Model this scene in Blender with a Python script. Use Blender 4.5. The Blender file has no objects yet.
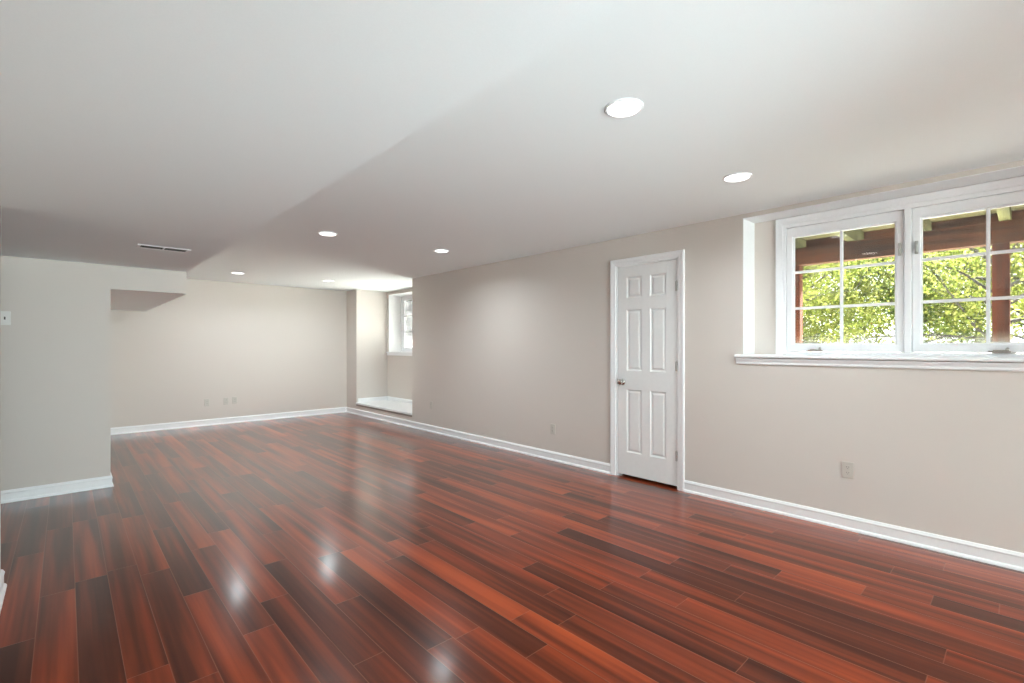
import bpy, bmesh, math, random
from mathutils import Vector, Matrix
C = bpy.context.scene.collection
sc = bpy.context.scene
PI = math.pi

# ------------------------------------------------------------------ camera
cam_d = bpy.data.cameras.new('camera'); cam = bpy.data.objects.new('camera', cam_d); C.objects.link(cam)
cam_d.sensor_width = 36; cam_d.lens = 479.8 / 1024 * 36
cam_d.shift_y = 4.5 / 1024
cam_d.clip_start = 0.03
cam.location = (0, 0, 1.3)
cam.rotation_euler = (PI / 2, 0, -0.74944)
sc.camera = cam
# ------------------------------------------------------------------ world, exposure
SKY = 4.0
w = bpy.data.worlds.new('world'); sc.world = w; w.use_nodes = True
bg = w.node_tree.nodes['Background']
bg.inputs[0].default_value = (0.93, 0.97, 1.0, 1); bg.inputs[1].default_value = SKY
sc.view_settings.view_transform = 'Standard'; sc.view_settings.look = 'None'
sc.view_settings.gamma = 1; sc.view_settings.use_curve_mapping = False
sc.view_settings.exposure = 0.0
LAMP = 292.0
sd = bpy.data.lights.new('sun', 'SUN'); sd.energy = 155.0; sd.angle = 0.05; sd.color = (1, 0.98, 0.93)
so = bpy.data.objects.new('sun', sd); C.objects.link(so)
so.rotation_euler = Vector((0.75, -0.25, 1.0)).to_track_quat('Z', 'Y').to_euler()   # high sun from beyond the garden side


def portal(name, loc, rot, sx, sy):
    d = bpy.data.lights.new(name, 'AREA'); d.shape = 'RECTANGLE'; d.size = sx; d.size_y = sy
    d.cycles.is_portal = True
    o = bpy.data.objects.new(name, d); C.objects.link(o); o.location = loc; o.rotation_euler = rot


# room measures (camera stands at x=0, y=0)
D = 4.0575          # right wall face
DB = 4.289          # back of the window recess
DO = 4.47           # outside face of the foundation wall
F = 9.146           # far wall face
H = 2.378           # ceiling
HS = 2.048          # lowered ceiling
SX = 0.893          # edge of the lowered ceiling
BY = 5.782          # stub wall face
SXW = 0.305         # stub wall corner
NX = -0.254         # near wall face
NY = 3.747          # near wall end
RY = -6.6           # rear wall
LX = -3.4           # left wall
YA0, YA1 = 6.70, 8.708   # alcove
XA = 4.707
ZL = 0.222

portal('window_portal', (DO + 0.02, 0.565, 1.77), (0, PI / 2, 0), 1.1, 1.7)


def area(name, loc, rot, sx, sy, power, col):
    d = bpy.data.lights.new(name, 'AREA'); d.shape = 'RECTANGLE'; d.size = sx; d.size_y = sy; d.energy = power; d.color = col
    o = bpy.data.objects.new(name, d); C.objects.link(o); o.location = loc; o.rotation_euler = rot


# daylight at the open-sky alcove window; added fill outside the made-up rear door
area('alcove_daylight', (5.20, 8.0, 1.72), (0, PI / 2, 0), 1.35, 3.4, 110, (0.98, 0.99, 1.0))
area('rear_fill', (1.25, RY - 0.4, 0.9), (PI / 2 + 0.35, 0, 0.08), 2.8, 2.0, 600, (0.84, 1.0, 1.02))



def spot(name, loc, target, power, cone, col, rad=0.25):
    d = bpy.data.lights.new(name, 'SPOT'); d.energy = power; d.spot_size = cone; d.spot_blend = 1.0; d.color = col; d.shadow_soft_size = rad
    o = bpy.data.objects.new(name, d); C.objects.link(o); o.location = loc
    o.rotation_euler = (Vector(loc) - Vector(target)).to_track_quat('Z', 'Y').to_euler()


# unseen spot added behind the camera to brighten the ceiling
spot('ceiling_fill', (1.0, -1.9, 0.5), (1.7, 4.6, H), 520, 1.25, (0.80, 0.98, 1.03), 0.3)
# ------------------------------------------------------------------ materials
def mat(name, col=(0.8, 0.8, 0.8), rough=0.5, metal=0.0, bump=0.0, bscale=200.0, spec=0.5, coat=0.0):
    m = bpy.data.materials.new(name); m.use_nodes = True
    nt = m.node_tree; b = nt.nodes['Principled BSDF']
    b.inputs['Base Color'].default_value = (*col, 1); b.inputs['Roughness'].default_value = rough
    b.inputs['Metallic'].default_value = metal; b.inputs['Specular IOR Level'].default_value = spec
    b.inputs['Coat Weight'].default_value = coat
    tc = nt.nodes.new('ShaderNodeTexCoord'); n = nt.nodes.new('ShaderNodeTexNoise')
    n.inputs['Scale'].default_value = bscale; n.inputs['Detail'].default_value = 3
    nt.links.new(tc.outputs['Object'], n.inputs['Vector'])
    # very faint tone variation, plus bump
    mx = nt.nodes.new('ShaderNodeMix'); mx.data_type = 'RGBA'; mx.blend_type = 'MULTIPLY'
    mx.inputs[6].default_value = (*col, 1)
    cr = nt.nodes.new('ShaderNodeMapRange'); cr.inputs['To Min'].default_value = 0.97; cr.inputs['To Max'].default_value = 1.03
    nt.links.new(n.outputs['Fac'], cr.inputs['Value']); nt.links.new(cr.outputs[0], mx.inputs[7])
    mx.inputs[0].default_value = 1.0
    nt.links.new(mx.outputs[2], b.inputs['Base Color'])
    if bump:
        bp = nt.nodes.new('ShaderNodeBump'); bp.inputs['Strength'].default_value = bump; bp.inputs['Distance'].default_value = 0.002
        nt.links.new(n.outputs['Fac'], bp.inputs['Height']); nt.links.new(bp.outputs[0], b.inputs['Normal'])
    return m


M_wall = mat('wall_paint', (0.645, 0.598, 0.555), 0.75, bump=0.08, bscale=350, spec=0.25)
M_ceil = mat('ceiling_paint', (0.86, 0.905, 0.91), 0.85, bump=0.05, bscale=300, spec=0.2)
M_trim = mat('white_trim_paint', (0.86, 0.87, 0.88), 0.35, bscale=40)
M_door = mat('white_door_paint', (0.82, 0.83, 0.83), 0.4, bscale=30)
M_vinyl = mat('white_vinyl', (0.88, 0.89, 0.91), 0.3, bscale=30)
M_plate = mat('outlet_plastic', (0.56, 0.535, 0.485), 0.35, bscale=30)
M_plate_w = mat('switch_plastic', (0.74, 0.73, 0.70), 0.35, bscale=30)
M_slot = mat('dark_slot', (0.06, 0.055, 0.05), 0.6)
M_nickel = mat('satin_nickel', (0.55, 0.53, 0.50), 0.22, metal=1.0, bscale=80)
M_hinge = mat('hinge_metal', (0.50, 0.49, 0.47), 0.35, metal=0.9, bscale=80)
M_dark = mat('duct_dark', (0.03, 0.03, 0.03), 0.8)
M_ledge_shade = mat('painted_ledge_shade', (0.30, 0.27, 0.24), 0.7)  # painted stand-in for the shade under the alcove ledge
M_concrete = mat('concrete', (0.55, 0.54, 0.52), 0.9, bump=0.3, bscale=30)
M_bark = mat('bark', (0.016, 0.013, 0.010), 0.9, bump=0.6, bscale=40)


def wood(name, c1, c2, axis=1, scale=3.0):
    m = bpy.data.materials.new(name); m.use_nodes = True; nt = m.node_tree; L = nt.links
    b = nt.nodes['Principled BSDF']; b.inputs['Roughness'].default_value = 0.8; b.inputs['Specular IOR Level'].default_value = 0.1
    tc = nt.nodes.new('ShaderNodeTexCoord'); mp = nt.nodes.new('ShaderNodeMapping')
    s = [scale * 6] * 3; s[axis] = scale * 0.4; mp.inputs['Scale'].default_value = s
    L.new(tc.outputs['Object'], mp.inputs[0])
    n = nt.nodes.new('ShaderNodeTexNoise'); n.inputs['Scale'].default_value = 1.0; n.inputs['Detail'].default_value = 5
    L.new(mp.outputs[0], n.inputs['Vector'])
    cr = nt.nodes.new('ShaderNodeValToRGB'); cr.color_ramp.elements[0].position = 0.35; cr.color_ramp.elements[1].position = 0.65
    cr.color_ramp.elements[0].color = (*c1, 1); cr.color_ramp.elements[1].color = (*c2, 1)
    L.new(n.outputs['Fac'], cr.inputs[0]); L.new(cr.outputs[0], b.inputs['Base Color'])
    bp = nt.nodes.new('ShaderNodeBump'); bp.inputs['Strength'].default_value = 0.4; bp.inputs['Distance'].default_value = 0.004
    L.new(n.outputs['Fac'], bp.inputs['Height']); L.new(bp.outputs[0], b.inputs['Normal'])
    return m


M_beam = wood('red_brown_timber', (0.014, 0.005, 0.002), (0.085, 0.032, 0.013), 1)
M_post = wood('red_brown_post', (0.020, 0.006, 0.003), (0.085, 0.026, 0.014), 2)
M_joist = wood('treated_green_timber', (0.025, 0.027, 0.008), (0.09, 0.088, 0.036), 0)
M_deck = wood('deck_board', (0.03, 0.028, 0.011), (0.08, 0.07, 0.03), 1)


def floor_mat():
    m = bpy.data.materials.new('cherry_laminate'); m.use_nodes = True; nt = m.node_tree; L = nt.links
    b = nt.nodes['Principled BSDF']
    tc = nt.nodes.new('ShaderNodeTexCoord'); sp = nt.nodes.new('ShaderNodeSeparateXYZ'); L.new(tc.outputs['Object'], sp.inputs[0])

    def mth(op, a, bb=None, c=None):
        n = nt.nodes.new('ShaderNodeMath'); n.operation = op
        for i, v in enumerate((a, bb, c)):
            if v is None: continue
            if isinstance(v, (int, float)): n.inputs[i].default_value = v
            else: L.new(v, n.inputs[i])
        return n.outputs[0]
    W, LN = 0.1365, 1.22
    u = mth('DIVIDE', mth('SUBTRACT', sp.outputs[0], 0.038), W)
    row = mth('FLOOR', u); fu = mth('SUBTRACT', u, row)
    wn = nt.nodes.new('ShaderNodeTexWhiteNoise'); wn.noise_dimensions = '1D'; L.new(row, wn.inputs['W'])
    v = mth('ADD', mth('DIVIDE', sp.outputs[1], LN), mth('MULTIPLY', wn.outputs['Value'], 7.0))
    col = mth('FLOOR', v); fv = mth('SUBTRACT', v, col)
    # plank id -> random
    cb = nt.nodes.new('ShaderNodeCombineXYZ'); L.new(row, cb.inputs[0]); L.new(col, cb.inputs[1])
    wn2 = nt.nodes.new('ShaderNodeTexWhiteNoise'); wn2.noise_dimensions = '2D'; L.new(cb.outputs[0], wn2.inputs['Vector'])
    rnd = wn2.outputs['Value']
    # grain streaks, shifted per plank
    def streak(sx, sy, det, off):
        c2 = nt.nodes.new('ShaderNodeCombineXYZ')
        L.new(mth('ADD', mth('MULTIPLY', sp.outputs[0], sx), mth('MULTIPLY', rnd, 37.0 + off)), c2.inputs[0])
        L.new(mth('ADD', mth('MULTIPLY', sp.outputs[1], sy), mth('MULTIPLY', rnd, 91.0)), c2.inputs[1])
        n = nt.nodes.new('ShaderNodeTexNoise'); n.inputs['Scale'].default_value = 1; n.inputs['Detail'].default_value = det
        n.inputs['Roughness'].default_value = 0.5
        L.new(c2.outputs[0], n.inputs['Vector']); return n.outputs['Fac']
    s1 = streak(13, 0.5, 2, 0); s2 = streak(60, 1.4, 3, 11)
    t = mth('ADD', mth('MULTIPLY', rnd, 0.50), mth('ADD', mth('MULTIPLY', mth('SUBTRACT', s1, 0.5), 1.6), mth('MULTIPLY', mth('SUBTRACT', s2, 0.5), 0.32)))
    t = mth('ADD', t, 0.24)
    cr = nt.nodes.new('ShaderNodeValToRGB'); e = cr.color_ramp.elements
    e[0].position = 0.05; e[0].color = (0.052, 0.011, 0.005, 1)
    e[1].position = 0.95; e[1].color = (0.36, 0.066, 0.019, 1)
    k = e.new(0.35); k.color = (0.098, 0.021, 0.009, 1)
    k = e.new(0.65); k.color = (0.22, 0.038, 0.013, 1)
    L.new(t, cr.inputs[0])
    # seams, with a pale tint painting the light their bevels catch
    eu = mth('MULTIPLY', mth('MINIMUM', fu, mth('SUBTRACT', 1.0, fu)), W)
    ev = mth('MULTIPLY', mth('MINIMUM', fv, mth('SUBTRACT', 1.0, fv)), LN)
    ed = mth('MINIMUM', eu, ev)
    sm = nt.nodes.new('ShaderNodeMapRange'); sm.inputs['From Min'].default_value = 0.0006; sm.inputs['From Max'].default_value = 0.0022
    sm.inputs['To Min'].default_value = 1; sm.inputs['To Max'].default_value = 0; L.new(ed, sm.inputs['Value'])
    mx = nt.nodes.new('ShaderNodeMix'); mx.data_type = 'RGBA'; L.new(mth('MULTIPLY', sm.outputs[0], 0.55), mx.inputs[0])
    L.new(cr.outputs[0], mx.inputs[6]); mx.inputs[7].default_value = (0.30, 0.12, 0.07, 1)
    L.new(mx.outputs[2], b.inputs['Base Color'])
    bp = nt.nodes.new('ShaderNodeBump'); bp.inputs['Strength'].default_value = 0.5; bp.inputs['Distance'].default_value = 0.0008; bp.invert = True
    hh = sm.outputs[0]
    L.new(hh, bp.inputs['Height']); L.new(bp.outputs[0], b.inputs['Normal'])
    n = nt.nodes.new('ShaderNodeTexNoise'); n.inputs['Scale'].default_value = 2.5; L.new(tc.outputs['Object'], n.inputs['Vector'])
    mr = nt.nodes.new('ShaderNodeMapRange'); mr.inputs['To Min'].default_value = 0.285; mr.inputs['To Max'].default_value = 0.31
    L.new(n.outputs['Fac'], mr.inputs['Value']); L.new(mr.outputs[0], b.inputs['Roughness'])
    b.inputs['IOR'].default_value = 1.2
    b.inputs['Coat Roughness'].default_value = 0.145; b.inputs['Coat IOR'].default_value = 1.7
    lw = nt.nodes.new('ShaderNodeLayerWeight'); lw.inputs['Blend'].default_value = 0.5
    cwt = nt.nodes.new('ShaderNodeMapRange'); cwt.inputs['From Min'].default_value = 0.57; cwt.inputs['From Max'].default_value = 0.75
    cwt.inputs['To Min'].default_value = 0.08; cwt.inputs['To Max'].default_value = 0.85
    L.new(lw.outputs['Facing'], cwt.inputs['Value']); L.new(cwt.outputs[0], b.inputs['Coat Weight'])   # lacquer sheen: satin head on, glossy at a glance
    return m


M_floor = floor_mat()


def glass_mat(name, haze, ztop):
    """clear pane with dried water marks and dust that thin out upwards"""
    m = bpy.data.materials.new(name); m.use_nodes = True; nt = m.node_tree; L = nt.links
    nt.nodes.remove(nt.nodes['Principled BSDF']); out = nt.nodes['Material Output']
    tr = nt.nodes.new('ShaderNodeBsdfTransparent'); tr.inputs[0].default_value = (0.95, 0.965, 0.955, 1)
    gl = nt.nodes.new('ShaderNodeBsdfGlossy'); gl.inputs['Roughness'].default_value = 0.0
    fr = nt.nodes.new('ShaderNodeFresnel'); fr.inputs['IOR'].default_value = 1.5
    m1 = nt.nodes.new('ShaderNodeMixShader'); L.new(fr.outputs[0], m1.inputs[0]); L.new(tr.outputs[0], m1.inputs[1]); L.new(gl.outputs[0], m1.inputs[2])
    tl = nt.nodes.new('ShaderNodeBsdfTranslucent'); tl.inputs[0].default_value = (0.9, 0.92, 0.92, 1)
    tc = nt.nodes.new('ShaderNodeTexCoord'); sp = nt.nodes.new('ShaderNodeSeparateXYZ'); L.new(tc.outputs['Object'], sp.inputs[0])
    mr = nt.nodes.new('ShaderNodeMapRange'); mr.inputs['From Min'].default_value = 1.30; mr.inputs['From Max'].default_value = ztop
    mr.inputs['To Min'].default_value = haze; mr.inputs['To Max'].default_value = 0.012; L.new(sp.outputs[2], mr.inputs['Value'])
    n = nt.nodes.new('ShaderNodeTexNoise'); n.inputs['Scale'].default_value = 9; n.inputs['Detail'].default_value = 6; L.new(tc.outputs['Object'], n.inputs['Vector'])
    r2 = nt.nodes.new('ShaderNodeMapRange'); r2.inputs['From Min'].default_value = 0.35; r2.inputs['From Max'].default_value = 0.65
    r2.inputs['To Min'].default_value = 0.35; r2.inputs['To Max'].default_value = 1.1; L.new(n.outputs['Fac'], r2.inputs['Value'])
    mu = nt.nodes.new('ShaderNodeMath'); mu.operation = 'MULTIPLY'; mu.use_clamp = True; L.new(mr.outputs[0], mu.inputs[0]); L.new(r2.outputs[0], mu.inputs[1])
    m2 = nt.nodes.new('ShaderNodeMixShader'); L.new(mu.outputs[0], m2.inputs[0]); L.new(m1.outputs[0], m2.inputs[1]); L.new(tl.outputs[0], m2.inputs[2])
    L.new(m2.outputs[0], out.inputs[0])
    return m


M_glass = glass_mat('window_glass', 0.40, 1.40)
M_glass_clear = glass_mat('clear_glass', 0.05, 1.5)


def emis(name, col, s):
    m = bpy.data.materials.new(name); m.use_nodes = True; b = m.node_tree.nodes['Principled BSDF']
    b.inputs['Base Color'].default_value = (0.8, 0.8, 0.8, 1)
    b.inputs['Emission Color'].default_value = (*col, 1); b.inputs['Emission Strength'].default_value = s
    return m


M_led = emis('led_diffuser', (1.0, 0.99, 0.97), 4.0)


def leaf_mat(name, c1, c2, c3):
    m = bpy.data.materials.new(name); m.use_nodes = True; nt = m.node_tree; L = nt.links
    nt.nodes.remove(nt.nodes['Principled BSDF']); out = nt.nodes['Material Output']
    tc = nt.nodes.new('ShaderNodeTexCoord'); n = nt.nodes.new('ShaderNodeTexNoise'); n.inputs['Scale'].default_value = 3.5; n.inputs['Detail'].default_value = 5
    L.new(tc.outputs['Object'], n.inputs['Vector'])
    cr = nt.nodes.new('ShaderNodeValToRGB'); e = cr.color_ramp.elements
    e[0].position = 0.36; e[0].color = (*c1, 1); e[1].position = 0.66; e[1].color = (*c3, 1); k = e.new(0.5); k.color = (*c2, 1)
    L.new(n.outputs['Fac'], cr.inputs[0])
    d = nt.nodes.new('ShaderNodeBsdfDiffuse'); t = nt.nodes.new('ShaderNodeBsdfTranslucent')
    L.new(cr.outputs[0], d.inputs[0]); L.new(cr.outputs[0], t.inputs[0])
    mx = nt.nodes.new('ShaderNodeMixShader'); mx.inputs[0].default_value = 0.5
    L.new(d.outputs[0], mx.inputs[1]); L.new(t.outputs[0], mx.inputs[2]); L.new(mx.outputs[0], out.inputs[0])
    return m


M_leaf = leaf_mat('spring_leaves', (0.055, 0.080, 0.014), (0.155, 0.18, 0.035), (0.27, 0.27, 0.09))
M_leaf2 = leaf_mat('deep_green_leaves', (0.04, 0.07, 0.014), (0.10, 0.145, 0.03), (0.18, 0.215, 0.065))  # deeper green tone, alternated through the back row
M_grass = mat('pale_gravel', (0.72, 0.71, 0.66), 0.95, bump=0.4, bscale=25)


# ------------------------------------------------------------------ mesh helpers
def tag(o, label=None, cat=None, group=None, kind=None):
    if label: o['label'] = label
    if cat: o['category'] = cat
    if group: o['group'] = group
    if kind: o['kind'] = kind
    return o


def obj(name, bm, m, parent=None, bevel=0.0, smooth=False, seg=2):
    bmesh.ops.recalc_face_normals(bm, faces=bm.faces[:])
    me = bpy.data.meshes.new(name); bm.to_mesh(me); bm.free()
    if smooth:
        for p in me.polygons: p.use_smooth = True
    o = bpy.data.objects.new(name, me); C.objects.link(o)
    if isinstance(m, (list, tuple)):
        for x in m: me.materials.append(x)
    else: me.materials.append(m)
    if bevel:
        b = o.modifiers.new('bevel', 'BEVEL'); b.width = bevel; b.segments = seg; b.limit_method = 'ANGLE'
    if parent: o.parent = parent
    return o


def empty(name, loc=(0, 0, 0), rz=0):
    o = bpy.data.objects.new(name, None); C.objects.link(o); o.location = loc; o.rotation_euler = (0, 0, rz)
    o.empty_display_size = 0.05
    return o


def box(bm, x0, x1, y0, y1, z0, z1):
    v = [bm.verts.new((x, y, z)) for x in (x0, x1) for y in (y0, y1) for z in (z0, z1)]
    for f in ((0, 1, 3, 2), (4, 6, 7, 5), (0, 4, 5, 1), (2, 3, 7, 6), (0, 2, 6, 4), (1, 5, 7, 3)):
        bm.faces.new([v[i] for i in f])


def boxes(*bs):
    bm = bmesh.new()
    for b in bs: box(bm, *b)
    return bm


def holed(a0, a1, u0, u1, v0, v1, holes, axis='x'):
    """wall plate between a0..a1 on `axis`, spanning u,v, with rectangular holes (clean manifold grid)"""
    us = sorted({u0, u1, *[h[0] for h in holes], *[h[1] for h in holes]}); us = [u for u in us if u0 <= u <= u1]
    vs = sorted({v0, v1, *[h[2] for h in holes], *[h[3] for h in holes]}); vs = [v for v in vs if v0 <= v <= v1]
    def solid(i, j):
        if i < 0 or j < 0 or i >= len(us) - 1 or j >= len(vs) - 1: return False
        cu, cv = (us[i] + us[i + 1]) / 2, (vs[j] + vs[j + 1]) / 2
        return not any(h[0] < cu < h[1] and h[2] < cv < h[3] for h in holes)
    bm = bmesh.new(); vc = {}
    def V(a, u, v):
        k = (a, u, v)
        if k not in vc: vc[k] = bm.verts.new((a, u, v) if axis == 'x' else (u, a, v))
        return vc[k]
    for i in range(len(us) - 1):
        for j in range(len(vs) - 1):
            if not solid(i, j): continue
            p = (us[i], us[i + 1], vs[j], vs[j + 1])
            for a in (a0, a1):
                bm.faces.new([V(a, p[0], p[2]), V(a, p[1], p[2]), V(a, p[1], p[3]), V(a, p[0], p[3])])
            for (di, dj, q) in ((-1, 0, ((p[0], p[2]), (p[0], p[3]))), (1, 0, ((p[1], p[2]), (p[1], p[3]))),
                                (0, -1, ((p[0], p[2]), (p[1], p[2]))), (0, 1, ((p[0], p[3]), (p[1], p[3])))):
                if not solid(i + di, j + dj):
                    (ua, va), (ub, vb) = q
                    bm.faces.new([V(a0, ua, va), V(a0, ub, vb), V(a1, ub, vb), V(a1, ua, va)])
    return bm


def sweep(path, prof, side=1):
    """sweep profile (offset, z) along a plan path with mitred corners; side=+1 offsets to the left of travel"""
    bm = bmesh.new(); P = [Vector(p) for p in path]; n = len(P); rings = []
    for i, p in enumerate(P):
        d0 = (P[i] - P[i - 1]).normalized() if i > 0 else None
        d1 = (P[i + 1] - P[i]).normalized() if i < n - 1 else None
        n0 = Vector((-d0.y, d0.x)) * side if d0 else None
        n1 = Vector((-d1.y, d1.x)) * side if d1 else None
        if n0 is None: nn = n1
        elif n1 is None: nn = n0
        else: nn = (n0 + n1) / (1 + n0.dot(n1))
        rings.append([bm.verts.new((p.x + nn.x * o, p.y + nn.y * o, z)) for o, z in prof])
    k = len(prof)
    for a, b in zip(rings, rings[1:]):
        for j in range(k):
            bm.faces.new([a[j], a[(j + 1) % k], b[(j + 1) % k], b[j]])
    bm.faces.new(rings[0]); bm.faces.new(rings[-1][::-1])
    return bm


def lathe(bm, prof, axis='z', at=(0, 0, 0), n=32, mi=0):
    """revolve (r, h) profile; closed at r=0 ends"""
    rings = []
    for r, h in prof:
        ring = []
        if r < 1e-6:
            ring = [None]
            co = (0, 0, h)
            ring = [bm.verts.new(co)]
        else:
            for k in range(n):
                a = 2 * PI * k / n; ring.append(bm.verts.new((r * math.cos(a), r * math.sin(a), h)))
        rings.append(ring)
    for a, b in zip(rings, rings[1:]):
        for k in range(n):
            k2 = (k + 1) % n
            if len(a) == 1 and len(b) == 1: continue
            if len(a) == 1: f = bm.faces.new([a[0], b[k], b[k2]])
            elif len(b) == 1: f = bm.faces.new([a[k], b[0], a[k2]])
            else: f = bm.faces.new([a[k], b[k], b[k2], a[k2]])
            f.material_index = mi
    vs = [v for r in rings for v in r]
    if axis == 'x': M = Matrix.Rotation(-PI / 2, 4, 'Y')       # +h -> -x (towards the room)
    elif axis == 'y': M = Matrix.Rotation(PI / 2, 4, 'X')      # +h -> -y
    else: M = Matrix.Identity(4)
    for v in vs: v.co = (M @ v.co) + Vector(at)


# ------------------------------------------------------------------ room shell
DY0, DY1, DZ = 2.148, 2.826, 2.105          # door opening
tag(obj('floor', boxes((LX - .2, D, RY - .2, F + .2, -0.12, 0), (D, DB, DY0, DY1, -0.12, 0)), M_floor), kind='structure')
# right wall: inner plate to the recess depth, outer plate beyond
WY0, WY1, WZ0, WZ1 = -0.455, 1.586, 1.20, 2.345
hole_alc = (YA0, YA1, ZL - 0.02, 9)
tag(obj('wall_right', holed(D, DB, RY - .2, F + .2, -0.12, 2.6,
        [(DY0, DY1, -0.2, DZ), (WY0, WY1, WZ0, WZ1), (YA0, YA1, ZL - 0.03, 2.7)]), M_wall), kind='structure')
GY0, GY1, GZ0, GZ1 = -0.225, 1.36, 1.235, 2.285     # rough opening of the big window
tag(obj('wall_right_outer', holed(DB, DO, RY - .2, YA0 + 0.0, -0.12, 2.6, [(GY0, GY1, GZ0, GZ1)]), M_wall), kind='structure')
# alcove shell
AW0, AW1, AZ0, AZ1 = 6.78, 8.66, 1.165, 2.315
tag(obj('wall_alcove_far', boxes((DB, XA, YA1, F + .2, -0.12, 2.6)), M_wall), kind='structure')
tag(obj('wall_alcove_near', boxes((DO, XA, YA0 - 0.25, YA0, -0.12, 2.6)), M_wall), kind='structure')
tag(obj('wall_alcove_back', holed(XA, 5.08, YA0 - 0.25, F + .2, -0.12, 2.6, [(AW0, AW1, AZ0, AZ1)]), M_wall), kind='structure')
tag(obj('wall_alcove_base', boxes((DB, XA, YA0, YA1, -0.12, ZL - 0.03)), M_wall), kind='structure')
tag(obj('wall_far', boxes((SXW, D, F, F + .2, -0.12, 2.6)), M_wall), kind='structure')
tag(obj('wall_stub', boxes((LX, SXW, BY, F + .2, -0.12, 2.6)), M_wall), kind='structure')
tag(obj('wall_near', boxes((NX - 0.12, NX, RY, NY, 0, HS)), M_wall), kind='structure')
tag(obj('wall_left', boxes((LX - .2, LX, RY - .2, F + .2, -0.12, 2.6)), M_wall), kind='structure')
RG0, RG1 = -0.15, 2.75
tag(obj('wall_rear', holed(RY - .2, RY, LX, D, 0, 2.6, [(RG0, RG1, 0.02, 2.03)], axis='y'), M_wall), kind='structure')
# ceilings
tag(obj('ceiling', boxes((SX, D, RY, F, H, 2.6)), M_ceil), kind='structure')
tag(obj('ceiling_alcove', boxes((D, XA, YA0, YA1, H, 2.6)), M_ceil), kind='structure')
tag(obj('ceiling_soffit', boxes((LX, SX, RY, BY, HS, 2.6)), M_ceil), kind='structure')
tag(obj('ceiling_bulkhead', boxes((SXW, SX + 0.004, BY + 0.012, F, 1.828, 2.6)), [M_wall, M_ceil]), kind='structure')
for p in bpy.data.objects['ceiling_bulkhead'].data.polygons:
    if p.normal.z < -0.5: p.material_index = 1

# baseboards ---------------------------------------------------------
BP = [(0, 0), (0.022, 0), (0.0215, 0.008), (0.018, 0.016), (0.0135, 0.02), (0.0115, 0.022), (0.0115, 0.074),
      (0.0145, 0.078), (0.0145, 0.084), (0.011, 0.090), (0.007, 0.099), (0.003, 0.102), (0, 0.102)]
CW = 0.062
tag(obj('baseboard_right', sweep([(D, RY), (D, DY0 - CW + 0.004)], BP, 1), M_trim), kind='structure')
tag(obj('baseboard_far', sweep([(D, DY1 + CW - 0.004), (D, F), (SXW, F), (SXW, BY), (LX, BY)], BP, 1), M_trim), kind='structure')
tag(obj('baseboard_near', sweep([(NX - .12, RY), (NX - .12, NY), (NX, NY), (NX, RY)], BP, 1), M_trim), kind='structure')
tag(obj('baseboard_rear', sweep([(RG1 + .06, RY), (D, RY)], BP, 1), M_trim), kind='structure')

# ------------------------------------------------------------------ door
door = empty('door_1', (D, (DY0 + DY1) / 2, 0)); tag(door, 'narrow white six-panel closet door in the right wall', 'door', kind='structure')
SY0, SY1, SZ0, SZ1 = 2.167, 2.807, 0.028, 2.088


def part(name, bm, m, root, **k):
    o = obj(name, bm, m, None, **k); o.parent = root
    o.matrix_parent_inverse = Matrix.Translation(root.location).inverted() if not root.parent else root.matrix_world.inverted()
    return o


def sub(name, bm, m, par, **k):
    # children of parts: parts all sit at world origin with a parent inverse; keep world coordinates
    o = obj(name, bm, m, None, **k); o.parent = par
    return o


def six_panel():
    bm = bmesh.new(); x = D + 0.004; t = 0.035
    wd = SY1 - SY0; st = 0.108; mid = 0.092; pw = (wd - 2 * st - mid) / 2
    ys = [SY0, SY0 + st, SY0 + st + pw, SY0 + st + pw + mid, SY1 - st, SY1]
    top = SZ1
    zs = [SZ0, top - 1.835, top - 1.215, top - 1.03, top - 0.432, top - 0.315, top - 0.112, top]
    for i in range(5):
        for j in range(7):
            y0, y1, z0, z1 = ys[i], ys[i + 1], zs[j], zs[j + 1]
            if i in (1, 3) and j in (1, 3, 5):
                prev = None
                for ins, dp in ((0, 0), (0.003, 0.004), (0.012, 0.009), (0.018, 0.0095), (0.030, 0.0035), (0.036, 0.002)):
                    r = [bm.verts.new((x + dp, yy, zz)) for yy, zz in ((y0 + ins, z0 + ins), (y1 - ins, z0 + ins), (y1 - ins, z1 - ins), (y0 + ins, z1 - ins))]
                    if prev:
                        for k in range(4): bm.faces.new([prev[k], prev[(k + 1) % 4], r[(k + 1) % 4], r[k]])
                    prev = r
                bm.faces.new(prev)
            else:
                bm.faces.new([bm.verts.new((x, yy, zz)) for yy, zz in ((y0, z0), (y1, z0), (y1, z1), (y0, z1))])
    # sides and back
    c = [[bm.verts.new((xx, yy, zz)) for yy, zz in ((SY0, SZ0), (SY1, SZ0), (SY1, SZ1), (SY0, SZ1))] for xx in (x, x + t)]
    for k in range(4): bm.faces.new([c[0][k], c[0][(k + 1) % 4], c[1][(k + 1) % 4], c[1][k]])
    bm.faces.new(c[1])
    bmesh.ops.remove_doubles(bm, verts=bm.verts[:], dist=1e-5)
    return bm


part('panel_leaf', six_panel(), M_door, door)
# jamb lining
part('door_jamb', boxes((D - 0.001, DB, DY0, SY0 - 0.003, 0, DZ), (D - 0.001, DB, SY1 + 0.003, DY1, 0, DZ), (D - 0.001, DB, SY0 - 0.003, SY1 + 0.003, SZ1 + 0.003, DZ),
     (D + 0.042, D + 0.075, SY0 - 0.003, SY0 + 0.012, 0, SZ1 + .003), (D + 0.042, D + 0.075, SY1 - 0.012, SY1 + .003, 0, SZ1 + .003)), M_trim, door)


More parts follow.
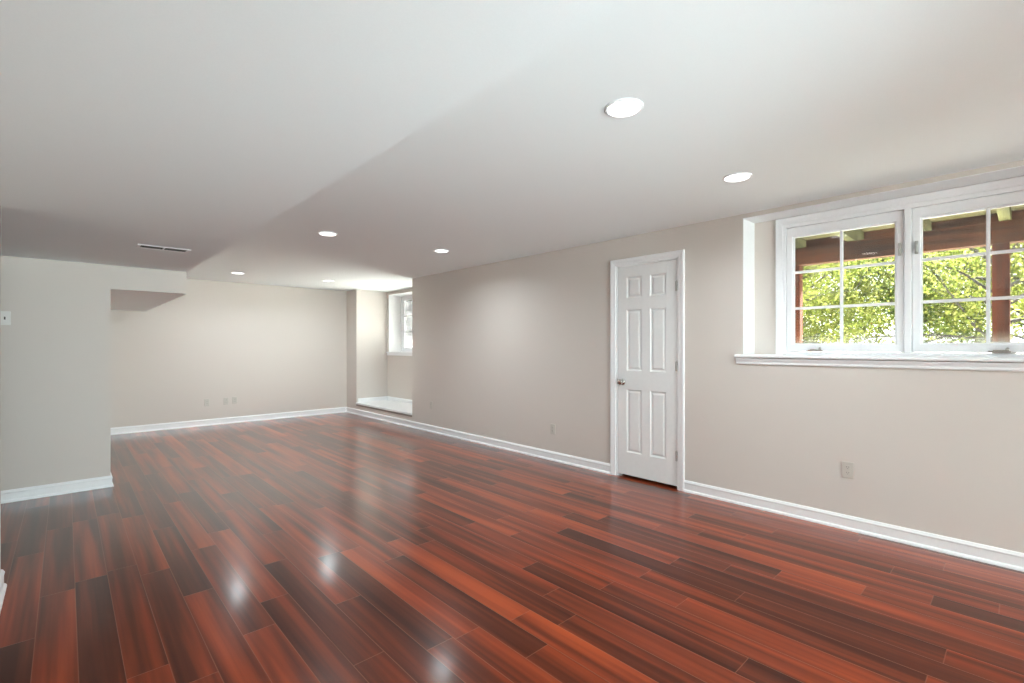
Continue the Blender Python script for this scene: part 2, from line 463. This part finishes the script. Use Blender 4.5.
def casing(y0, y1, z0, z1, x, cw, bottom=False, t=0.017):
    """mitred casing frame round opening y0..y1, z0..z1 on plane x, face towards -x; stepped profile"""
    bm = bmesh.new()
    prof = [(0.0, 0.0), (0.0, 0.008), (0.004, 0.011), (0.018, 0.0125), (0.024, 0.012), (cw * 0.62, t - 0.001), (cw * 0.8, t), (cw * 0.95, t - 0.001), (cw, t - 0.005), (cw, 0)]
    def ring(dirs):
        return [bm.verts.new((x - h, dirs[0] + dirs[2] * o, dirs[1] + dirs[3] * o)) for o, h in prof]
    seq = [(y0, z0, -1, 0), (y0, z1, -1, 1), (y1, z1, 1, 1), (y1, z0, 1, 0)]
    if bottom: seq = [(y0, z0, -1, -1), (y0, z1, -1, 1), (y1, z1, 1, 1), (y1, z0, 1, -1)]
    rs = [ring(s) for s in seq]
    pairs = list(zip(rs, rs[1:])) + ([(rs[-1], rs[0])] if bottom else [])
    for a, b in pairs:
        for k in range(len(prof)): bm.faces.new([a[k], a[(k + 1) % len(prof)], b[(k + 1) % len(prof)], b[k]])
    if not bottom: bm.faces.new(rs[0]); bm.faces.new(rs[-1])
    return bm


part('door_casing', casing(DY0 + 0.004, DY1 - 0.004, 0, DZ - 0.004, D - 0.0015, CW), M_trim, door)
for hz in (0.30, 1.115, 1.845):
    bm = bmesh.new(); yk = SY0 - 0.002
    for q in range(5):
        lathe(bm, [(0, 0), (0.0065, 0.0), (0.0065, 0.0165), (0, 0.0165)], 'z', (D - 0.004, yk, hz - 0.044 + q * 0.0176), 12)
    box(bm, D - 0.001, D + 0.003, yk, yk + 0.014, hz - 0.044, hz + 0.044)
    lathe(bm, [(0, 0), (0.004, 0.002), (0.0045, 0.006), (0, 0.009)], 'z', (D - 0.004, yk, hz + 0.0445), 12)
    tag(part('hinge', bm, M_hinge, door), 'satin metal hinge')
bm = bmesh.new(); KY, KZ = SY1 - 0.06, 0.943
lathe(bm, [(0, 0), (0.032, 0), (0.032, 0.003), (0.028, 0.008), (0.013, 0.010), (0.0115, 0.022), (0.012, 0.030), (0.020, 0.036), (0.0275, 0.045),
           (0.0285, 0.053), (0.025, 0.061), (0.015, 0.066), (0, 0.0675)], 'x', (D + 0.005, KY, KZ), 32)
tag(part('door_knob', bm, M_nickel, door, smooth=True), 'shiny nickel door knob')
part('latch_plate', boxes((D - 0.0015, D + 0.006, SY1 - 0.001, SY1 + 0.0045, KZ - 0.03, KZ + 0.03)), M_hinge, door)

# ------------------------------------------------------------------ window in the right wall
win = empty('window_1', (DB, 0.565, 1.235)); tag(win, 'white double casement window with muntin bars, deep in the right wall recess', 'window', kind='structure')
lin = boxes((D + .0005, DB, WY0, WY1, WZ1 - 0.004, WZ1), (D + .0005, DB, WY1 - 0.004, WY1, 1.2, WZ1 - .004), (D + .0005, DB, WY0, WY0 + 0.004, 1.2, WZ1 - .004))
part('recess_lining', lin, M_trim, win)
WC = 0.05
part('window_casing', casing(GY0 + 0.0, GY1 - 0.0, 1.2, GZ1, DB, WC + 0.003, t=0.014), M_vinyl, win)
SILLZ = 1.231
# vinyl frame
fx0, fx1 = DB - 0.004, DB + 0.10
FB = boxes((fx0, fx1, GY1 - 0.022, GY1, GZ0, GZ1), (fx0, fx1, GY0, GY0 + 0.022, GZ0, GZ1),
           (fx0, fx1, GY0 + .022, GY1 - .022, GZ1 - 0.03, GZ1), (fx0, fx1, GY0 + .022, GY1 - .022, GZ0 - .006, GZ0 + 0.020))
part('window_frame', FB, M_vinyl, win, bevel=0.003)
part('mullion', boxes((fx0 - 0.003, fx1, 0.547, 0.587, GZ0 + .02, GZ1 - .03)), M_vinyl, win, bevel=0.004)


def sash(y0, y1, lock_y, crank_y, flip):
    z0, z1 = GZ0 + 0.022, GZ1 - 0.032
    s = empty('sash', (0, 0, 0)); s.parent = win; s.matrix_parent_inverse = Matrix.Translation(win.location).inverted()
    gy0, gy1, gz0, gz1 = y0 + 0.043, y1 - 0.043, 1.312, 2.182
    X0 = DB + 0.006
    bm = holed(X0, X0 + 0.05, y0, y1, z0, z1, [(gy0, gy1, gz0, gz1)])
    fo = sub('sash_frame', bm, M_vinyl, s, bevel=0.004)
    gb = holed(X0 + 0.012, X0 + 0.04, y0 + 0.034, y1 - 0.034, z0 + 0.034, z1 - 0.034, [(gy0 + .009, gy1 - .009, gz0 + .009, gz1 - .009)])
    sub('glazing_bead', gb, M_vinyl, s)
    ym = (gy0 + gy1) / 2; dz = (gz1 - gz0) / 3; mw = 0.010
    bars = [(X0 + 0.014, X0 + 0.034, ym - mw, ym + mw, gz0, gz1)]
    for k in (1, 2):
        zz = gz0 + dz * k
        bars += [(X0 + 0.014, X0 + 0.034, gy0, ym - mw, zz - mw, zz + mw), (X0 + 0.014, X0 + 0.034, ym + mw, gy1, zz - mw, zz + mw)]
    sub('muntin_bars', boxes(*bars), M_vinyl, s, bevel=0.003)
    sub('pane', boxes((X0 + 0.0365, X0 + 0.0405, gy0 + 0.002, gy1 - 0.002, gz0 + 0.002, gz1 - 0.002)), M_glass, s)
    # casement lever lock on the stile
    bm = boxes((X0 - 0.006, X0 + .001, lock_y - 0.010, lock_y + 0.010, 1.935, 2.025), (X0 - 0.020, X0 - 0.005, lock_y - 0.006, lock_y + 0.006, 1.945, 1.995))
    sub('sash_lock', bm, M_hinge, s, bevel=0.003)
    # folding crank at the bottom
    bm = boxes((X0 - 0.020, X0 + .001, crank_y - 0.05, crank_y + 0.05, GZ0 + 0.022, GZ0 + 0.034), (X0 - 0.032, X0 - 0.018, crank_y - 0.045, crank_y + 0.03, GZ0 + 0.030, GZ0 + 0.040))
    lathe(bm, [(0, 0), (0.009, 0), (0.010, 0.010), (0.007, 0.018), (0, 0.020)], 'z', (X0 - 0.024, crank_y - 0.035, GZ0 + 0.036), 16)
    sub('crank_handle', bm, M_nickel, s, bevel=0.002)
    return s


sash(0.590, GY1 - 0.024, 0.612, 1.13, 1)
sash(GY0 + 0.024, 0.544, 0.522, 0.12, -1)
# interior stool and apron
bm = bmesh.new()
stool_prof = [(DB, 1.200), (D - 0.030, 1.205), (D - 0.035, 1.211), (D - 0.036, 1.220), (D - 0.033, 1.228), (D - 0.028, SILLZ), (DB, SILLZ)]
YS0, YS1 = WY0 - 0.055, WY1 + 0.055
def extr(bm, prof, y0, y1):
    a = [bm.verts.new((x, y0, z)) for x, z in prof]; b = [bm.verts.new((x, y1, z)) for x, z in prof]
    n = len(prof)
    for k in range(n): bm.faces.new([a[k], a[(k + 1) % n], b[(k + 1) % n], b[k]])
    bm.faces.new(a); bm.faces.new(b[::-1])
extr(bm, stool_prof, WY0 + 0.001, WY1 - 0.001)
nose = [(D, 1.200), (D - 0.030, 1.205), (D - 0.035, 1.211), (D - 0.036, 1.220), (D - 0.033, 1.228), (D - 0.028, SILLZ), (D, SILLZ)]
extr(bm, nose, YS0, WY0 + 0.001); extr(bm, nose, WY1 - 0.001, YS1)
part('window_sill', bm, M_trim, win)
bm = bmesh.new()
extr(bm, [(D, 1.152), (D - 0.010, 1.152), (D - 0.014, 1.158), (D - 0.014, 1.172), (D - 0.019, 1.182), (D - 0.024, 1.192), (D - 0.026, 1.2005), (D, 1.2005)], YS0 + 0.006, YS1 - 0.006)
part('apron', bm, M_trim, win)

# ------------------------------------------------------------------ alcove: ledge, trims and window_2
bm = boxes((D - 0.018, XA, YA0 + 0.001, YA1 - 0.001, ZL - 0.028, ZL + 0.004))
tag(obj('trim_1', bm, M_trim, bevel=0.004), kind='structure')          # ledge board
tag(obj('ledge_shade_strip', boxes((D - 0.006, D + 0.002, YA0 + 0.001, YA1 - 0.001, ZL - 0.058, ZL - 0.028)), M_ledge_shade), kind='structure')  # dark strip painted as the shade of the ledge overhang
tag(obj('trim_3', sweep([(XA, YA0 + .001), (XA, YA1), (D + 0.03, YA1)], [(0, ZL + .004), (0.012, ZL + .004), (0.012, ZL + 0.06), (0.005, ZL + 0.078), (0, ZL + 0.078)], 1), M_trim), kind='structure')
win2 = empty('window_2', (XA, (AW0 + AW1) / 2, AZ0)); tag(win2, 'white window in the bright far alcove, half hidden by the wall corner', 'window', kind='structure')
x2 = 4.985
part('window_frame', holed(x2, x2 + 0.09, AW0, AW1, AZ0, AZ1, [(AW0 + 0.045, (AW0 + AW1) / 2 - 0.03, AZ0 + 0.05, AZ1 - 0.05), ((AW0 + AW1) / 2 + 0.03, AW1 - 0.045, AZ0 + 0.05, AZ1 - 0.05)]), M_vinyl, win2, bevel=0.004)
for (a, b) in ((AW0 + 0.045, (AW0 + AW1) / 2 - 0.03), ((AW0 + AW1) / 2 + 0.03, AW1 - 0.045)):
    z0, z1 = AZ0 + 0.05, AZ1 - 0.05
    s = empty('sash'); s.parent = win2; s.matrix_parent_inverse = Matrix.Translation(win2.location).inverted()
    sub('sash_frame', holed(x2 + 0.01, x2 + 0.06, a, b, z0, z1, [(a + 0.05, b - 0.05, z0 + 0.05, z1 - 0.05)]), M_vinyl, s, bevel=0.004)
    sub('pane', boxes((x2 + 0.035, x2 + 0.04, a + 0.045, b - 0.045, z0 + 0.045, z1 - 0.045)), M_glass_clear, s)
    ym = (a + b) / 2; dz = (z1 - z0 - 0.1) / 3
    bars = [(x2 + 0.016, x2 + 0.034, ym - 0.009, ym + 0.009, z0 + 0.045, z1 - 0.045)]
    for k in (1, 2):
        zz = z0 + 0.05 + dz * k; bars.append((x2 + 0.016, x2 + 0.034, a + 0.045, ym - 0.009, zz - 0.009, zz + 0.009)); bars.append((x2 + 0.016, x2 + 0.034, ym + 0.009, b - 0.045, zz - 0.009, zz + 0.009))
    sub('muntin_bars', boxes(*bars), M_vinyl, s)
part('window_sill', boxes((XA - 0.03, x2, AW0 + .001, AW1 - .001, AZ0, AZ0 + 0.02), (XA - 0.03, XA, AW1 - .001, AW1 + 0.04, AZ0, AZ0 + 0.02), (XA - 0.03, XA, AW0 - 0.06, AW0 + .001, AZ0, AZ0 + 0.02)), M_trim, win2, bevel=0.003)
part('apron', boxes((XA - 0.016, XA, AW0 - 0.05, AW1 + 0.035, AZ0 - 0.05, AZ0)), M_trim, win2, bevel=0.003)
part('recess_lining', boxes((XA, x2, AW1 - 0.003, AW1, AZ0 + 0.02, AZ1), (XA, x2, AW0, AW0 + 0.003, AZ0 + 0.02, AZ1), (XA, x2, AW0 + .003, AW1 - .003, AZ1 - 0.003, AZ1)), M_trim, win2)

# ------------------------------------------------------------------ unseen glass door added behind the camera to admit fill light
added_door = empty('added_glass_door', (1.9, RY - .1, 0)); tag(added_door, 'added sliding glass door, unseen in the rear wall, for fill light', 'glass door', kind='structure')
mid = (RG0 + RG1) / 2
hl = [(RG0 + 0.09, mid - 0.05, 0.12, 1.94), (mid + 0.05, RG1 - 0.09, 0.12, 1.94)]
part('window_frame', holed(RY - 0.14, RY - 0.05, RG0, RG1, 0.02, 2.03, hl, axis='y'), M_vinyl, added_door)
for h in hl: part('pane', boxes((h[0], h[1], RY - 0.10, RY - 0.094, h[2], h[3])), M_glass_clear, added_door)

# ------------------------------------------------------------------ recessed lights
def make_light():
    r = empty('ceiling_light', (0, 0, H))
    bm = bmesh.new(); lathe(bm, [(0.073, 0.0), (0.0865, 0.0), (0.0865, -0.003), (0.084, -0.006), (0.078, -0.0075), (0.073, -0.006), (0.073, 0.0)], n=48)
    obj('trim_ring', bm, M_trim, r, smooth=False)
    bm = bmesh.new(); lathe(bm, [(0.0718, -0.001), (0.0718, -0.0075), (0.06, -0.010), (0.03, -0.0115), (0, -0.012)], n=48)
    obj('diffuser', bm, M_led, r, smooth=True)
    d = bpy.data.lights.new('lamp', 'AREA'); d.shape = 'DISK'; d.size = 0.142; d.energy = LAMP * PI * PI * 0.071 ** 2; d.color = (0.88, 0.97, 1.0); d.spread = math.radians(158)
    lo = bpy.data.objects.new('lamp', d); C.objects.link(lo); lo.location = (0, 0, -0.0135); lo.parent = r
    return r


lights = [
    (1.85, 1.245, 'round recessed downlight, the largest and nearest one in the ceiling'),
    (3.135, 1.262, 'round recessed downlight on the ceiling close to the big casement window'),
    (1.84, 4.57, 'lit recessed downlight in the ceiling midway between the vent and the right wall'),
    (3.11, 4.51, 'lit recessed downlight on the ceiling just above the plain right wall, before the alcove'),
    (1.86, 7.93, 'small far recessed downlight nearest the lowered ceiling and the bulkhead'),
    (3.17, 7.85, 'small far recessed downlight on the ceiling by the window alcove')]
L0 = make_light()
def copy_tree(o, parent=None):
    c = o.copy(); C.objects.link(c)
    if parent: c.parent = parent
    for ch in list(o.children): copy_tree(ch, c)
    return c
for i, (x, y, lb) in enumerate(lights):
    o = L0 if i == 0 else copy_tree(L0)
    o.location = (x, y, H); tag(o, lb, 'ceiling light', 'recessed downlights in the ceiling')
for (x, y) in ((1.85, -2.05), (3.13, -2.05), (1.85, -5.35), (3.13, -5.35)):
    o = copy_tree(L0); o.location = (x, y, H); tag(o, 'recessed downlight in the ceiling behind the viewer, toward the added glass door', 'ceiling light', 'recessed downlights in the ceiling')

# ------------------------------------------------------------------ ceiling vent
v = empty('ceiling_vent', (0.552, 4.515, HS)); tag(v, 'white two-part ceiling vent with dark slots in the lowered ceiling', 'vent')
LV, WV = 0.165, 0.075
obj('vent_frame', (lambda: (lambda b: b)(boxes((-LV, LV, -WV, -WV + 0.022, -0.004, 0), (-LV, LV, WV - 0.022, WV, -0.004, 0), (-LV, -LV + 0.024, -WV + .022, WV - .022, -0.004, 0),
    (LV - 0.024, LV, -WV + .022, WV - .022, -0.004, 0), (-0.006, 0.006, -WV + .022, WV - .022, -0.004, 0))))(), M_trim, v, bevel=0.002)
obj('backing', boxes((-LV + 0.02, LV - 0.02, -WV + 0.018, WV - 0.018, -0.0012, -0.0004)), M_dark, v)
for k in range(18):
    x = -LV + 0.032 + k * (2 * LV - 0.064) / 17
    if abs(x) < 0.009: continue
    obj('slat', boxes((x - 0.0009, x + 0.0009, -WV + 0.022, WV - 0.022, -0.0022, -0.001)), M_hinge, v)

# ------------------------------------------------------------------ outlets and switch (local: +x out of the wall is -X after rotation; plate in the y-z plane)
def rounded(bm, x0, x1, hw, hh):
    box(bm, x0, x1, -hw, hw, -hh, hh)
def make_outlet(name='wall_outlet'):
    r = empty(name)
    bm = bmesh.new(); rounded(bm, -0.0055, 0, 0.035, 0.0575); obj('cover_plate', bm, M_plate, r, bevel=0.0025)
    for z in (-0.0195, 0.0195):
        bm = bmesh.new(); n = 24
        a = []
        for k in range(n):
            t = 2 * PI * k / n; yy = max(-0.0145, min(0.0145, 0.0175 * math.cos(t))); a.append((yy, z + 0.0145 * math.sin(t)))
        f = [bm.verts.new((-0.0075, p[0], p[1])) for p in a]; g = [bm.verts.new((-0.005, p[0], p[1])) for p in a]
        bm.faces.new(f)
        for k in range(n): bm.faces.new([f[k], f[(k + 1) % n], g[(k + 1) % n], g[k]])
        so = obj('socket', bm, M_plate, r)
        obj('slots', boxes((-0.0079, -0.0072, -0.0075, -0.0052, z - 0.001, z + 0.007), (-0.0079, -0.0072, 0.0052, 0.0075, z - 0.001, z + 0.007), (-0.0079, -0.0072, -0.002, 0.002, z - 0.010, z - 0.006)), M_slot, so)
    bm = bmesh.new(); lathe(bm, [(0, 0.0), (0.003, 0.0), (0.003, 0.0064), (0, 0.0068)], 'x', (0, 0, 0), 12); obj('screw', bm, M_hinge, r)
    return r


O0 = make_outlet()
outs = [((D, 0.867, 0.422), 0, 'duplex outlet low on the right wall below the big window'),
        ((D, 3.676, 0.356), 0, 'duplex outlet low on the right wall just left of the white closet door'),
        ((D, 6.155, 0.40), 0, 'duplex outlet low on the right wall beside the alcove ledge'),
        ((1.694, F, 0.376), PI / 2, 'leftmost of the three wall plates low on the far wall'),
        ((1.968, F, 0.378), PI / 2, 'middle one of the three wall plates low on the far wall'),
        ((2.098, F, 0.384), PI / 2, 'rightmost of the three wall plates low on the far wall')]
for i, (p, rz, lb) in enumerate(outs):
    o = O0 if i == 0 else copy_tree(O0)
    o.location = p; o.rotation_euler = (0, 0, rz); tag(o, lb, 'outlet', 'outlets on the right wall' if i < 3 else 'wall plates on the far wall')

s = empty('light_switch', (-0.392, BY, 1.531), PI / 2); tag(s, 'white toggle light switch plate on the stub wall at the left edge', 'light switch')
bm = bmesh.new(); box(bm, -0.006, 0, -0.058, 0.058, -0.0575, 0.0575); obj('cover_plate', bm, M_plate_w, s, bevel=0.003)
for y in (-0.023, 0.023):
    obj('toggle', boxes((-0.007, -0.005, y - 0.005, y + 0.005, -0.012, 0.012), (-0.016, -0.006, y - 0.0035, y + 0.0035, 0.0, 0.009)), M_slot, s)

# ------------------------------------------------------------------ outside: deck, ground, trees
deck = empty('deck', (6.2, 1.0, 0.95)); tag(deck, 'timber deck overhead outside the window, red-brown beam on posts under green joists', 'deck')
BX = 7.55
ZB = 2.43
part('beam', boxes((BX - 0.04, BX + 0.10, -6, 6.0, ZB, ZB + 0.24)), M_beam, deck, bevel=0.005)
for y in (2.24, 0.20, -1.95, -4.2, 4.3, 5.9):
    part('post', boxes((BX - 0.04, BX + 0.10, y - 0.07, y + 0.07, 0.9, ZB - 0.001)), M_post, deck, bevel=0.006)
y = -5.43
while y < 6.0:
    part('joist', boxes((DO + 0.035, BX + 0.45, y - 0.045, y + 0.045, ZB + 0.241, ZB + 0.43)), M_joist, deck)
    y += 0.70 / 1.0
part('rim_joist', boxes((BX + 0.451, BX + 0.49, -6, 6.0, ZB + 0.20, ZB + 0.43)), M_beam, deck)
bm = bmesh.new(); x = DO + 0.04
while x < BX + 0.4:
    box(bm, x, x + 0.135, -6, 6.1, ZB + 0.431, ZB + 0.456); x += 0.141
part('decking', bm, M_deck, deck)

tag(obj('ground', boxes((DO + .0, 60, -40, 6.4, 0.5, 0.90), (5.09, 60, 6.4, 60, 0.5, 0.90)), M_grass), kind='structure')
tag(obj('window_well', boxes((DO, DO + 0.01, -0.4, 1.5, 0.9, 1.2)), M_concrete), kind='structure')
tag(obj('bounce_slab', boxes((-20, 20, -30, RY - 0.2, -0.15, -0.02)), M_concrete), kind='structure')  # unseen slab added to bounce skylight up towards the ceiling
tag(obj('wall_exterior', boxes((DO + .001, DO + 0.03, -8, 6.4, 2.61, 5.0)), M_concrete), kind='structure')


def tube(bm, pts, rad, n=6):
    prev = None
    for i, p in enumerate(pts):
        d = (pts[min(i + 1, len(pts) - 1)] - pts[max(i - 1, 0)]).normalized()
        a = d.orthogonal().normalized(); b = d.cross(a)
        ring = [bm.verts.new(p + (a * math.cos(2 * PI * k / n) + b * math.sin(2 * PI * k / n)) * rad[i]) for k in range(n)]
        if prev:
            for k in range(n): bm.faces.new([prev[k], prev[(k + 1) % n], ring[(k + 1) % n], ring[k]])
        prev = ring


def tree(x, y, h, spread, nleaf, lsize, seed, label, leafm, z0=0.88, lowest=0.06, group='trees beyond the deck'):
    R = random.Random(seed); root = empty('tree', (x, y, z0)); tag(root, label, 'tree', group)
    bt = bmesh.new(); bb = bmesh.new(); tips = []
    tr = [Vector((0, 0, -0.05))]; 
    for k in range(1, 8): tr.append(Vector((R.uniform(-.12, .12) * k * .4, R.uniform(-.12, .12) * k * .4, h * 0.85 * k / 7)))
    tube(bt, tr, [0.06 * (1 - k / 9) * h / 5 for k in range(8)], 8)
    nb = 26
    for q in range(nb):
        t = lowest + (0.98 - lowest) * q / nb; f = t * 7 * 0.99; k = int(f); p = tr[k].lerp(tr[min(k + 1, 7)], f - k)
        a = R.uniform(0, 2 * PI); ln = spread * (1.05 - 0.6 * abs(t - 0.4)) * R.uniform(0.7, 1.1)
        d = Vector((math.cos(a), math.sin(a), R.uniform(0.15, 0.75))).normalized()
        pts = [p]; 
        for s_ in range(5):
            d = (d + Vector((R.uniform(-.25, .25), R.uniform(-.25, .25), R.uniform(-.15, .2)))).normalized(); pts.append(pts[-1] + d * ln / 5)
            tips.append((pts[-1], 0.28 + 0.05 * s_))
            if s_ >= 1:
                d2 = (d + Vector((R.uniform(-1, 1), R.uniform(-1, 1), R.uniform(-.5, .8)))).normalized(); l2 = ln * R.uniform(.2, .4)
                tw = [pts[-1], pts[-1] + d2 * l2 * .5, pts[-1] + d2 * l2 + Vector((0, 0, R.uniform(-.1, .1)))]
                tube(bb, tw, [0.010, 0.007, 0.003], 4); tips.append((tw[2], 0.3)); tips.append((tw[1], 0.3))
        tube(bb, pts, [0.035, 0.028, 0.022, 0.016, 0.010, 0.005], 5)
    obj('trunk', bt, M_bark, root); obj('branches', bb, M_bark, root)
    vs = []; fs = []
    for i in range(nleaf):
        c, r = R.choice(tips); c = c + Vector((R.gauss(0, r * .7), R.gauss(0, r * .7), R.gauss(0, r * .6)))
        if c.z < 0.03: c.z = 0.03 + R.random() * .3
        n = Vector((R.gauss(0, 1), R.gauss(0, 1), R.gauss(0, 1) + .4)).normalized(); u = n.orthogonal().normalized(); u.rotate(Matrix.Rotation(R.uniform(0, 6.28), 3, n)); w_ = n.cross(u)
        L_ = lsize * R.uniform(.6, 1.3); W_ = L_ * .55; b0 = len(vs)
        vs += [c - u * L_ * .5, c + w_ * W_ * .5, c + u * L_ * .5, c - w_ * W_ * .5]; fs.append((b0, b0 + 1, b0 + 2, b0 + 3))
    me = bpy.data.meshes.new('leaves'); me.from_pydata([tuple(p) for p in vs], [], fs); me.materials.append(leafm)
    o = bpy.data.objects.new('leaves', me); C.objects.link(o); o.parent = root
    return root


tree(12.0, 3.56, 4.6, 2.3, 26000, 0.065, 1, 'pale green spring tree seen through the left window sash beside the deck post', M_leaf)
tree(11.6, 0.30, 4.8, 2.4, 17000, 0.065, 2, 'open spring tree with dark slanting branches, seen through the right window sash', M_leaf)
tree(12.2, -2.9, 4.8, 2.1, 18000, 0.065, 3, 'spring tree right of the deck post at the edge of the window view', M_leaf)
k = 0
for (x, y, h) in ((15.5, 4.6, 5.5), (16.0, 2.2, 6.0), (16.5, -0.2, 6.0), (16.0, -2.8, 6.0), (16, 7.4, 6.0), (16, -5.5, 6), (19.5, 1.0, 7.5), (19.5, 4.2, 7.5), (19.8, -2.5, 7.5), (20, 7.6, 7.5)):
    tree(x, y, h, 2.6, 15000, 0.11, 20 + k, 'leafy green tree in the dense row behind the nearer spring trees', M_leaf2 if k % 2 else M_leaf, group='dense row of trees behind'); k += 1
sc.cycles.max_bounces = 10; sc.cycles.diffuse_bounces = 6; sc.cycles.transparent_max_bounces = 12
sc.cycles.sample_clamp_indirect = 20; sc.cycles.use_adaptive_sampling = False
sc.cycles.caustics_reflective = False; sc.cycles.caustics_refractive = False
